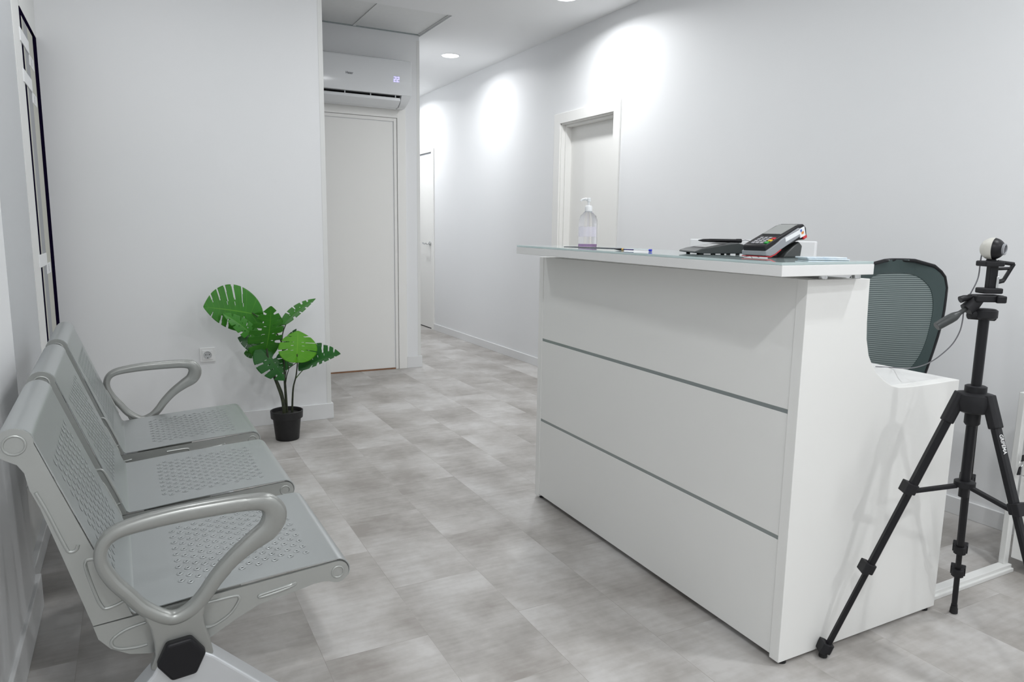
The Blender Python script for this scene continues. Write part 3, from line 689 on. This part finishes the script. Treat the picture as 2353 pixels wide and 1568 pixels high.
MB().tube(spline([(.062, 0, .0035), (.075, .006, .006), (.086, 0, .004), (.10, -.01, .0), (.112, .0, -.01), (.10, .03, -.034)], 6), .0008, 6).build('tether_cord', BLACK, sy, smooth=True)

# payment terminal
pt = frame_thing('payment_terminal', 'grey and black card payment terminal with coloured keys on the glass counter', 'payment terminal', 1.622, 1.478, math.radians(6))
th = math.radians(20); ct_, st_ = math.cos(th), math.sin(th)
def tp(a, y, h): return Vector((-.092 + a*ct_ - h*st_, y, .004 + a*st_ + h*ct_ + .006))
HW = .041
def tprism(m, poly, y0, y1): return m.prism(poly, lambda a, b, t: tp(a, t, b), y0, y1)
tprism(MB(), [(0, 0), (0, .020), (.006, .026), (.15, .030), (.178, .026), (.188, .012), (.186, -.012), (.176, -.020), (.15, -.012), (.05, -.006)], -HW+.004, HW-.004).build('black_shell', BLACK, pt, smooth=True, bevel=.003)
tprism(MB(), [(-.004, -.002), (-.002, .010), (.045, .014), (.07, .019), (.15, .024), (.172, .014), (.170, -.004), (.15, -.002), (.06, -.008), (.03, -.012), (.012, -.010)], -HW, HW).build('grey_side_shell', GREYM, pt, smooth=True, bevel=.002)
MB().prism([(.0, 0), (.075, 0), (.080, .034), (.062, .046), (.01, .014)], lambda a, b, t: (a, t, b), -.030, .030).build('stand_base', GREYD, pt, smooth=True, bevel=.004)
def tbox(m, a0, a1, y0, y1, h0, h1): return m.hexa([tp(a0,y0,h0), tp(a1,y0,h0), tp(a1,y1,h0), tp(a0,y1,h0), tp(a0,y0,h1), tp(a1,y0,h1), tp(a1,y1,h1), tp(a0,y1,h1)])
tbox(MB(), .082, .160, -.030, .030, .0285, .0305).build('display', SCREEN, pt)
for r in range(4):
    for c_ in range(3):
        a0 = .014+r*.013; y0 = .018-c_*.014
        tbox(MB(), a0, a0+.008, y0-.009, y0, .0255, .0285).build('key', KEYS, pt, bevel=.0005)
for kk, mm in zip(range(3), (GREENK, YELK, RED)):
    a0 = .014+kk*.0155; tbox(MB(), a0, a0+.011, -.035, -.025, .0255, .0292).build('function_key', mm, pt, bevel=.0006)
tbox(MB(), .085, .150, -HW-.0006, -HW+.001, .006, .018).build('white_side_label', WHITEP, pt)
tbox(MB(), .1865, .1895, -.034, -.008, -.016, .012).build('rear_label', WHITEP, pt)
tbox(MB(), .150, .174, -HW-.0007, -HW+.002, -.006, .020).build('end_label', WHITEP, pt)
tbox(MB(), .153, .160, -HW-.0013, -HW-.0006, .010, .017).build('blue_mark', STICKB, pt)
tbox(MB(), .157, .167, -HW-.0013, -HW-.0006, .002, .009).build('orange_mark', STICK, pt)
tbox(MB(), .162, .178, -HW-.0013, -HW+.003, -.014, -.006).build('red_tab', RED, pt)
tprism(MB(), [(-.004, -.006), (.012, -.0125), (.035, -.013), (.06, -.009), (.06, -.0065), (.034, -.0105), (.012, -.010), (-.004, -.0035)], -HW-.0008, HW+.0008).build('red_trim', RED, pt)
# cable from pad to terminal
P = spline([(1.676, 1.668, gz(1.67)+.012), (1.688, 1.655, gz(1.65)+.006), (1.69, 1.63, gz(1.63)+.0018), (1.675, 1.60, gz(1.6)+.0018), (1.66, 1.575, gz(1.57)+.004)], 6)
cb = MB().tube(P, .0014, 6).build('cable', CABLE); tag(cb, 'thin short cable between the signature pad and the payment terminal', 'cable')
# packets
pk = at_z(1888, 594, 1.131); k_lab = ('top pale blue sealed packet behind the payment terminal', 'bottom pale blue sealed packet under another behind the payment terminal')
for k in range(2):
    o = MB().box((-.056, -.032, 0), (.056, .032, .0038)).build('sealed_packet', PAPER, None, bevel=.0015, loc=(1.625, 1.318+.008*k, gz(1.31)+.0002+.0041*k)); o.rotation_euler = (0, 0, -.42+.06*k)
    tag(o, k_lab[1-k], 'packet', 'pale blue packets on the counter')

# ---- monitor on the worktop behind the counter
mn = Vector((-.88, -.475, 0)).normalized(); mp0 = (1.99, 1.93, 0)
ml, mr_ = on_plane(1585, 547, mp0, mn), on_plane(1875, 557, mp0, mn)
mc = (ml+mr_)/2; mw = (ml-mr_).to_2d().length/2; mz = (ml.z+mr_.z)/2 - .760
mo = thing('monitor', 'white monitor standing on the worktop behind the counter', 'monitor', (mc.x, mc.y, .760), math.atan2(-mn.y, -mn.x))
MB().box((0, -mw, .10), (.028, mw, mz)).build('casing', WHITEP, mo, bevel=.004)
MB().box((.028, -mw+.012, .112), (.0295, mw-.012, mz-.012)).build('screen', BLACK, mo)
MB().box((-.015, -.03, .006), (0, .03, .25)).build('stand_neck', WHITEP, mo, bevel=.003)
MB().box((-.07, -.10, 0), (.07, .10, .008)).build('stand_foot', WHITEP, mo, bevel=.003)

# ================================================================== OFFICE CHAIR
oc = thing('office_chair', 'office chair with dark grey-green mesh backrest behind the reception desk', 'office chair', (2.62, 1.93, 0), 0)
OCO = Vector((2.62, 1.93, 0))
# backrest surface from its outline seen above the worktop
bn = Vector((-.10, -.995, 0)).normalized()            # faces the desk, turned a little to the left
bc = Vector((2.68, 1.80, 0)); bt = Vector((-bn.y, bn.x, 0))*-1
if bt.dot(CR) < 0: bt = -bt
def outline(z):
    """half width to the right / left of the back's centre line by height"""
    return None
pr = [at for at in ((2060, 596), (2105, 600), (2135, 613), (2150, 632), (2152, 660), (2142, 715), (2128, 770), (2113, 825), (2101, 872))]
pr = [on_plane(a, b, bc, bn) for a, b in pr]
pw = [((p-bc).dot(bt), p.z) for p in pr]
cx0 = pw[0][0]-.02 - .0
zt = max(z for _, z in pw)
def half_w(z):
    pts = sorted([(z_, t-cx0) for t, z_ in pw])
    if z <= pts[0][0]: return pts[0][1] - (pts[0][0]-z)*.32
    for (a, b), (c, d) in zip(pts, pts[1:]):
        if a <= z <= c: return b+(d-b)*(z-a)/max(c-a, 1e-6)
    return pts[-1][1]
ZB0 = .58
def back_pt(q, z, d=0):
    h = half_w(z); s = q*h; curve = .05*(q*q) ; lean = -.10*max(0, (z-.62))*.6
    lum = .02*math.sin((z-ZB0)/(zt-ZB0)*math.pi)
    return bc + bt*(cx0+s) + bn*(curve*.6+lean*0+lum+d) + Vector((0, 0, z)) - OCO
NZ, NQ = 40, 20
def back_sheet(z0, z1, qfun, name, m, d, th_):
    bm = bmesh.new(); uvl = bm.loops.layers.uv.new('UVMap'); g = []
    for i in range(NZ+1):
        z = z0+(z1-z0)*i/NZ; qm = qfun(z)
        g.append([bm.verts.new(back_pt(qm*(2*j/NQ-1), z, d)) for j in range(NQ+1)])
    for i in range(NZ):
        for j in range(NQ):
            f = bm.faces.new((g[i][j], g[i][j+1], g[i+1][j+1], g[i+1][j])); f.smooth = True
            for lp, (a, b) in zip(f.loops, ((i, j), (i, j+1), (i+1, j+1), (i+1, j))): lp[uvl].uv = (b/NQ, a/NZ)
    bmesh.ops.recalc_face_normals(bm, faces=bm.faces)
    me = bpy.data.meshes.new(name); bm.to_mesh(me); bm.free(); me.materials.append(m)
    o = bpy.data.objects.new(name, me); COL.objects.link(o); o.parent = oc
    if th_:
        s_ = o.modifiers.new('thickness', 'SOLIDIFY'); s_.thickness = th_; s_.offset = 0
    return o
back_sheet(ZB0, zt-.002, lambda z: .985, 'mesh_backrest', MESHF, 0, .003)
# border fabric: a band along the rim
def band():
    m = MB(); vs = []; fs = []
    ring = []
    for k in range(80):
        a = 2*math.pi*k/80
        # superellipse in (q, z)
        ca, sa = math.cos(a), math.sin(a)
        ring.append((ca, sa))
    zc = (ZB0+zt)/2; hz = (zt-ZB0)/2
    def pt(ca, sa, kq, kz, pw_, d):
        q = math.copysign(abs(ca)**pw_, ca)*kq; z = zc+math.copysign(abs(sa)**pw_, sa)*hz*kz
        return back_pt(q, min(max(z, ZB0), zt-.001), d)
    for (ca, sa) in ring:
        vs += [pt(ca, sa, 1.0, 1.0, .32, .004), pt(ca, sa, .80, .80, .62, .004), pt(ca, sa, .80, .80, .62, -.006), pt(ca, sa, 1.0, 1.0, .32, -.006)]
    N = 80
    for k in range(N):
        k2 = (k+1) % N
        for e in range(4): fs.append((4*k+e, 4*k2+e, 4*k2+(e+1) % 4, 4*k+(e+1) % 4))
    m.add(vs, fs); return m
band().build('backrest_border', FRAMEF, oc, smooth=True, angle=30)
rim = []
for i in range(25): z = ZB0+(zt-.004-ZB0)*i/24; rim.append(back_pt(1.0, z))
tl = back_pt(-1, zt-.004)
rim2 = [back_pt(1-2*i/16, zt-.003) for i in range(1, 16)]
rim3 = [back_pt(-1.0, zt-.004-(zt-.004-ZB0)*i/24) for i in range(25)]
rim4 = [back_pt(-1+2*i/16, ZB0) for i in range(1, 16)]
MB().tube(rim+rim2+rim3+rim4, .007, 8, closed=True).build('backrest_frame', BLACK, oc, smooth=True)
sc = bc - bn*.27 - OCO
m = MB(); 
for t0, t1, h0, h1 in ((-.24, .24, .43, .50),):
    p = [sc + bt*(cx0+a) + bn*b for a, b in ((t0, -.22), (t1, -.22), (t1, .22), (t0, .22))]
    m.hexa([Vector((q.x, q.y, h0)) for q in p] + [Vector((q.x, q.y, h1)) for q in p])
m.build('seat', FRAMEF, oc, bevel=.03, bseg=4, smooth=True)
cc = sc + bt*cx0
m = MB().tube(spline([back_pt(0, .62)+bn*.015, back_pt(0, .50)+bn*.02, Vector((cc.x, cc.y, .42))+bn*.1], 6), .02, 10); m.build('back_support', BLACK, oc, smooth=True)
for s in (-1, 1):
    base = cc + bt*(.25*s)
    a0 = Vector((base.x, base.y, .44)); a1 = Vector((base.x, base.y, .625)) + bt*(.03*s)
    ar = MB().tube([cc+Vector((0, 0, .42))+bt*(.1*s), a0, a1], .014, 10).build('armrest', BLACKM, oc, smooth=True)
    p = [a1 + bt*(x*.035) + bn*y for x, y in ((-1, -.08), (1, -.08), (1, .19), (-1, .19))]
    MB().hexa([Vector((q.x, q.y, .622)) for q in p] + [Vector((q.x, q.y, .645)) for q in p]).build('arm_pad', GREYD, ar, bevel=.008)
MB().cyl((cc.x, cc.y, .10), (cc.x, cc.y, .43), .028).build('gas_column', BLACK, oc, smooth=True)
for k in range(5):
    a = 2*math.pi*k/5+.3; e = Vector((math.cos(a), math.sin(a), 0))*.27
    lg = MB().tube([Vector((cc.x, cc.y, .11)), Vector((cc.x, cc.y, .075))+e], [.026, .016], 10).build('base_arm', BLACK, oc, smooth=True)
    c_ = Vector((cc.x, cc.y, .028))+e; pd = Vector((-e.y, e.x, 0)).normalized()
    MB().cyl(c_-pd*.02, c_+pd*.02, .028).cyl(c_, c_+Vector((0, 0, .05)), .008).build('caster', RUBBER, lg, smooth=True)

# ================================================================== TRIPOD
TC = Vector((1.955, 1.075, 0))
F1, F2, F3 = Vector((1.682, 1.256, 0)), Vector((2.266, 1.234, 0)), Vector((1.930, .752, 0))
tr = thing('tripod', 'black camera tripod standing in front of the reception desk side', 'tripod', TC)
HX = Vector((math.cos(YAW), math.sin(YAW), 0)); HD = Vector((-math.sin(YAW), math.cos(YAW), 0))
def tq(px, py, d=0):
    """point of the tripod head as seen, d metres behind the column plane"""
    return on_plane(px, py, TC + HD*d, HD) - TC
ZA = .772
legs = ((F1, (.335, .645, .97)), (F2, (.355, .675, .79)), (F3, (.335, .66, .82)))
for Fp, cs in legs:
    d = Fp-TC; dn = d.normalized(); pd = Vector((-dn.y, dn.x, 0))
    top = dn*.040 + Vector((0, 0, ZA)); foot = d + Vector((0, 0, .008))
    ax = (foot-top); an = ax.normalized()
    lb = MB()
    P = [top, top+ax*cs[0], top+ax*cs[1], top+ax*(cs[2] if cs[2] > .9 else 1)]
    def bar(m, a, b, w_, t_):
        nrm = an.cross(pd).normalized()
        c4 = [(-1, -.6), (-.6, -1), (.6, -1), (1, -.6), (1, .6), (.6, 1), (-.6, 1), (-1, .6)]
        vs = [a+pd*(x*w_)+nrm*(y*t_) for x, y in c4]+[b+pd*(x*w_)+nrm*(y*t_) for x, y in c4]
        return m.add(vs, [tuple(range(7, -1, -1)), tuple(range(8, 16))]+[(i, (i+1) % 8, 8+(i+1) % 8, 8+i) for i in range(8)])
    bar(lb, top, top+ax*cs[0], .0125, .010); bar(lb, top+ax*cs[0], top+ax*cs[1], .0100, .0085); bar(lb, top+ax*cs[1], top+ax*.985, .0078, .0068)
    L = lb.build('leg', BLACK, tr, smooth=True, angle=30)
    bar(MB(), top-ax*.02, top+ax*.085, .0165, .0145).build('leg_shoulder', BLACKM, L, bevel=.003)
    for c in cs:
        q = top+ax*c; m = MB(); bar(m, q-an*.014, q+an*.014, .0165, .0135)
        out = an.cross(pd).normalized()
        if out.dot(dn) < 0: out = -out
        p8 = []
        for z_, e_ in ((-.014, .013), (.018, .013)):
            p8 += [q+an*z_+pd*(.020*a)+out*b for a, b in ((-1, e_-.01), (1, e_-.01), (1, e_+.008), (-1, e_+.008))]
        m.hexa(p8); m.build('leg_lock', BLACKM, L, bevel=.002)
    MB().tube([top+ax*.965, Vector((foot.x, foot.y, .010))], [.009, .011], 12).lathe([(.007, 0), (.012, .003), (.011, .018)], (foot.x, foot.y, 0), seg=14).build('rubber_foot', RUBBER, L, smooth=True)
    if Fp is F2:
        pass
    # spreader strut
    hub = Vector((0, 0, .530)); q = top+ax*(cs[0]+.01)
    a = hub + dn*.02; e = q - dn*.010
    sd = pd*.008; m = MB()
    m.hexa([a-sd-Vector((0,0,.005)), e-sd-Vector((0,0,.005)), e+sd-Vector((0,0,.005)), a+sd-Vector((0,0,.005)), a-sd+Vector((0,0,.005)), e-sd+Vector((0,0,.005)), e+sd+Vector((0,0,.005)), a+sd+Vector((0,0,.005))])
    m.build('spreader_arm', BLACKM, tr, bevel=.002)
    if Fp is F3:
        side = pd if pd.dot(-HD) > 0 else -pd
        # lettering running down the outer face of the right leg
        nr = -HD.copy(); nr = (nr - an*nr.dot(an)).normalized(); yv = nr.cross(an).normalized()
        pos = top+ax*.135 + nr*.0135
        Mx = Matrix((( an.x, yv.x, nr.x, pos.x), (an.y, yv.y, nr.y, pos.y), (an.z, yv.z, nr.z, pos.z), (0, 0, 0, 1)))
        text_mesh('leg_lettering', 'GRIFEMA', .0125, WHITET, L, Mx, .0003, .0002)
MB().lathe([(.014, .528), (.026, .529), (.026, .543), (.014, .545)], seg=20).build('spreader_hub', BLACKM, tr, smooth=True)
MB().cyl((0, 0, .50), (0, 0, 1.01), .0125, seg=18).build('center_column', BLACK, tr, smooth=True)
MB().lathe([(.030, .735), (.046, .742), (.050, .765), (.046, .785), (.026, .790), (.026, .806), (.022, .808)], seg=24).build('crown', BLACKM, tr, smooth=True)
MB().lathe([(.015, .70), (.019, .705), (.019, .735)], seg=18).build('column_collar', BLACKM, tr, smooth=True)
# pan head
m = MB().lathe([(.020, .985), (.030, .990), (.030, 1.008), (.024, 1.012)], seg=20)
a, b = tq(2228, 722), tq(2285, 728)
m.tube([a, b], [.014, .012], 12)
m.tube([tq(2262, 726), tq(2286, 730)], [.010, .009], 12)
m.build('pan_base', BLACKM, tr, smooth=True)
MB().tube([tq(2220, 712), tq(2235, 700), tq(2248, 685)], [.018, .018, .016], 10).build('tilt_joint', BLACKM, tr, smooth=True)
m = MB().tube(spline([tq(2222, 708), tq(2206, 719), tq(2192, 728), tq(2176, 737), tq(2152, 751)], 5), [.006]*6+[.007, .0085, .010, .011, .012, .012, .0122, .0124, .0124, .0122, .012, .0118, .0115, .0112, .011], 12)
m.build('pan_handle', GREYD, tr, smooth=True)
def hbox(m, p, q, d0, d1):
    """box spanning two head points p,q (opposite corners) and a depth range"""
    x0, x1 = sorted((p.dot(HX), q.dot(HX))); z0, z1 = sorted((p.z, q.z)); o = HD*p.dot(HD)*0
    P8 = [HX*x + HD*d_ + Vector((0, 0, z)) for z in (z0, z1) for x, d_ in ((x0, d0), (x1, d0), (x1, d1), (x0, d1))]
    return m.hexa(P8)
m = MB(); hbox(m, tq(2232, 693), tq(2298, 678), -.022, .022)
m.build('tilt_platform', BLACKM, tr, bevel=.004)
MB().tube([tq(2206, 689), tq(2215, 686), tq(2232, 683)], [.009, .0085, .006], 12).build('side_lever', BLACK, tr, smooth=True)
hbox(MB(), tq(2274, 695), tq(2298, 679), -.030, -.020).build('platform_latch', BLACK, tr, bevel=.003)
m = MB(); hbox(m, tq(2250, 674), tq(2295, 662), -.020, .020); m.build('quick_release_plate', BLACKM, tr, bevel=.003)
m = MB(); hbox(m, tq(2266, 664), tq(2291, 608), -.010, .010); m.build('phone_clamp_column', BLACK, tr, bevel=.003)
m = MB(); hbox(m, tq(2280, 662), tq(2289, 635), -.014, -.008); m.build('clamp_spring', CHROME, tr, bevel=.001)
m = MB(); hbox(m, tq(2253, 612), tq(2298, 600), -.022, .022); m.build('phone_clamp_jaw', BLACKM, tr, bevel=.003)
m = MB()
tri = [tq(2296, 603), tq(2327, 606), tq(2326, 612), tq(2306, 644), tq(2296, 648)]
for p, q, r in ((tq(2290, 602), tq(2327, 607), .005), (tq(2327, 607), tq(2303, 645), .005), (tq(2303, 645), tq(2290, 648), .006), (tq(2316, 617), tq(2290, 618), .004)):
    m.tube([p-HD*.004, q-HD*.004], r, 8)
m.build('jaw_bracket', BLACK, tr, smooth=True)
# webcam
wc_c = tq(2281, 572) + TC; RB = .0285
wz = wc_c - Vector((0, 0, RB+.012))
wcam = thing('webcam', 'small round cream and black webcam clipped on the tripod top', 'webcam', wz)
cen = Vector((0, 0, RB+.012))
look = (HX*.62 - HD*.78 + Vector((0, 0, -.02))).normalized()
prof_ = [(RB*math.sin(math.radians(a)), -RB*math.cos(math.radians(a))) for a in range(0, 101, 10)]
MB().lathe(prof_, cen, look, 28, cap=False).build('rear_shell', CREAMB, wcam, smooth=True)
prof_ = [(RB*.985*math.sin(math.radians(a)), -RB*.985*math.cos(math.radians(a))) for a in range(100, 156, 8)]
MB().lathe(prof_, cen, look, 28, cap=True).build('front_shell', BLACK, wcam, smooth=True)
MB().lathe([(.012, .022), (.0145, .024), (.0145, .0285), (.0115, .0295), (.0105, .027)], cen, look, 24, cap=False).build('lens_ring', GREYM, wcam, smooth=True)
MB().lathe([(.0105, .0265), (.006, .028), (0, .0285)], cen, look, 24, cap=False).build('lens', LENS, wcam, smooth=True)
MB().lathe([(.012, 0), (.012, .012), (.008, .016)], seg=16).build('webcam_foot', BLACK, wcam, smooth=True)
cp_ = [(2257, 580, .02), (2253, 600, .03), (2247, 640, .03), (2230, 675, .035), (2216, 700, .04), (2212, 735, .05), (2204, 765, .08), (2185, 795, .12), (2150, 825, .17), (2118, 841, .215), (2085, 847, .27)]
CP = [on_plane(a, b, TC + HD*d_, HD) for a, b, d_ in cp_]
e1 = at_z(2050, 845, .7635); e2 = at_z(2012, 842.5, .7635)
CP += [Vector((e1.x, e1.y, .7635)), Vector((e2.x, e2.y, .7635))]
MB().tube([p-wz for p in spline(CP, 6)], .0017, 6).build('usb_cable', CABLE, wcam, smooth=True)

# ================================================================== DRAWER CABINET, KEYS, FLOOR FRAME
cbx = 2.752
ca = thing('drawer_cabinet', 'white drawer cabinet at the right edge of the room behind the tripod', 'cabinet', (cbx+.2, 1.06, 0))
CO = Vector((cbx+.2, 1.06, 0))
def cbox(m, a, b): return m.box(Vector(a)-CO, Vector(b)-CO)
CY0, CY1 = .78, 1.325
cbox(MB(), (cbx+.018, CY0, .05), (XR-.02, CY1, .66)).build('carcass', MIRRK, ca, bevel=.002)
cbox(MB(), (cbx-.002, CY0-.004, .66), (XR-.02, CY1+.004, .68)).build('top', MIRRK, ca, bevel=.002)
for z0, z1 in ((.05, .215), (.219, .357), (.361, .50), (.504, .655)):
    dr = cbox(MB(), (cbx, CY0, z0), (cbx+.018, CY1-.0, z1)).build('drawer_front', MIRRK, ca, bevel=.0015)
cbox(MB(), (cbx+.05, CY0+.03, 0), (XR-.06, CY1-.03, .05)).build('plinth', DARK, ca)
MB().cyl(Vector((cbx, CY1-.012, .43))-CO, Vector((cbx-.003, CY1-.012, .43))-CO, .009).build('lock', CHROME, ca, smooth=True)
kp = Vector((cbx-.015, CY1-.012, .43))
kb = thing('key_bunch', 'two black-headed keys hanging from the cabinet lock at the right edge', 'keys', kp)
MB().box((-.020, -.0015, -.012), (-.006, .0015, .012)).box((-.007, -.001, -.002), (.0125, .001, .002)).build('key', BLACK, kb, bevel=.001)
MB().tube([(-.016+.012*math.sin(2*math.pi*k/20), .003, -.022+.012*math.cos(2*math.pi*k/20)) for k in range(20)], .0008, 6, closed=True).build('key_ring', CHROME, kb, smooth=True)
MB().prism([(-.024, -.032), (-.012, -.031), (-.012, -.062), (-.032, -.060)], lambda a, b, t: (a, t, b), .001, .005).build('spare_key', BLACK, kb, bevel=.001)
fr = thing('floor_frame', 'white metal frame with floor rail between the desk and the drawer cabinet', 'frame', (2.52, 1.33, 0))
FO = Vector((2.52, 1.33, 0))
MB().box(Vector((2.255, 1.318, .004))-FO, Vector((2.752, 1.350, .026))-FO).box(Vector((2.255, 1.310, 0))-FO, Vector((2.752, 1.322, .014))-FO).build('bottom_rail', MIRRK, fr, bevel=.002)
MB().box(Vector((2.722, 1.330, .026))-FO, Vector((2.751, 1.350, .66))-FO).build('upright', MIRRK, fr, bevel=.002)
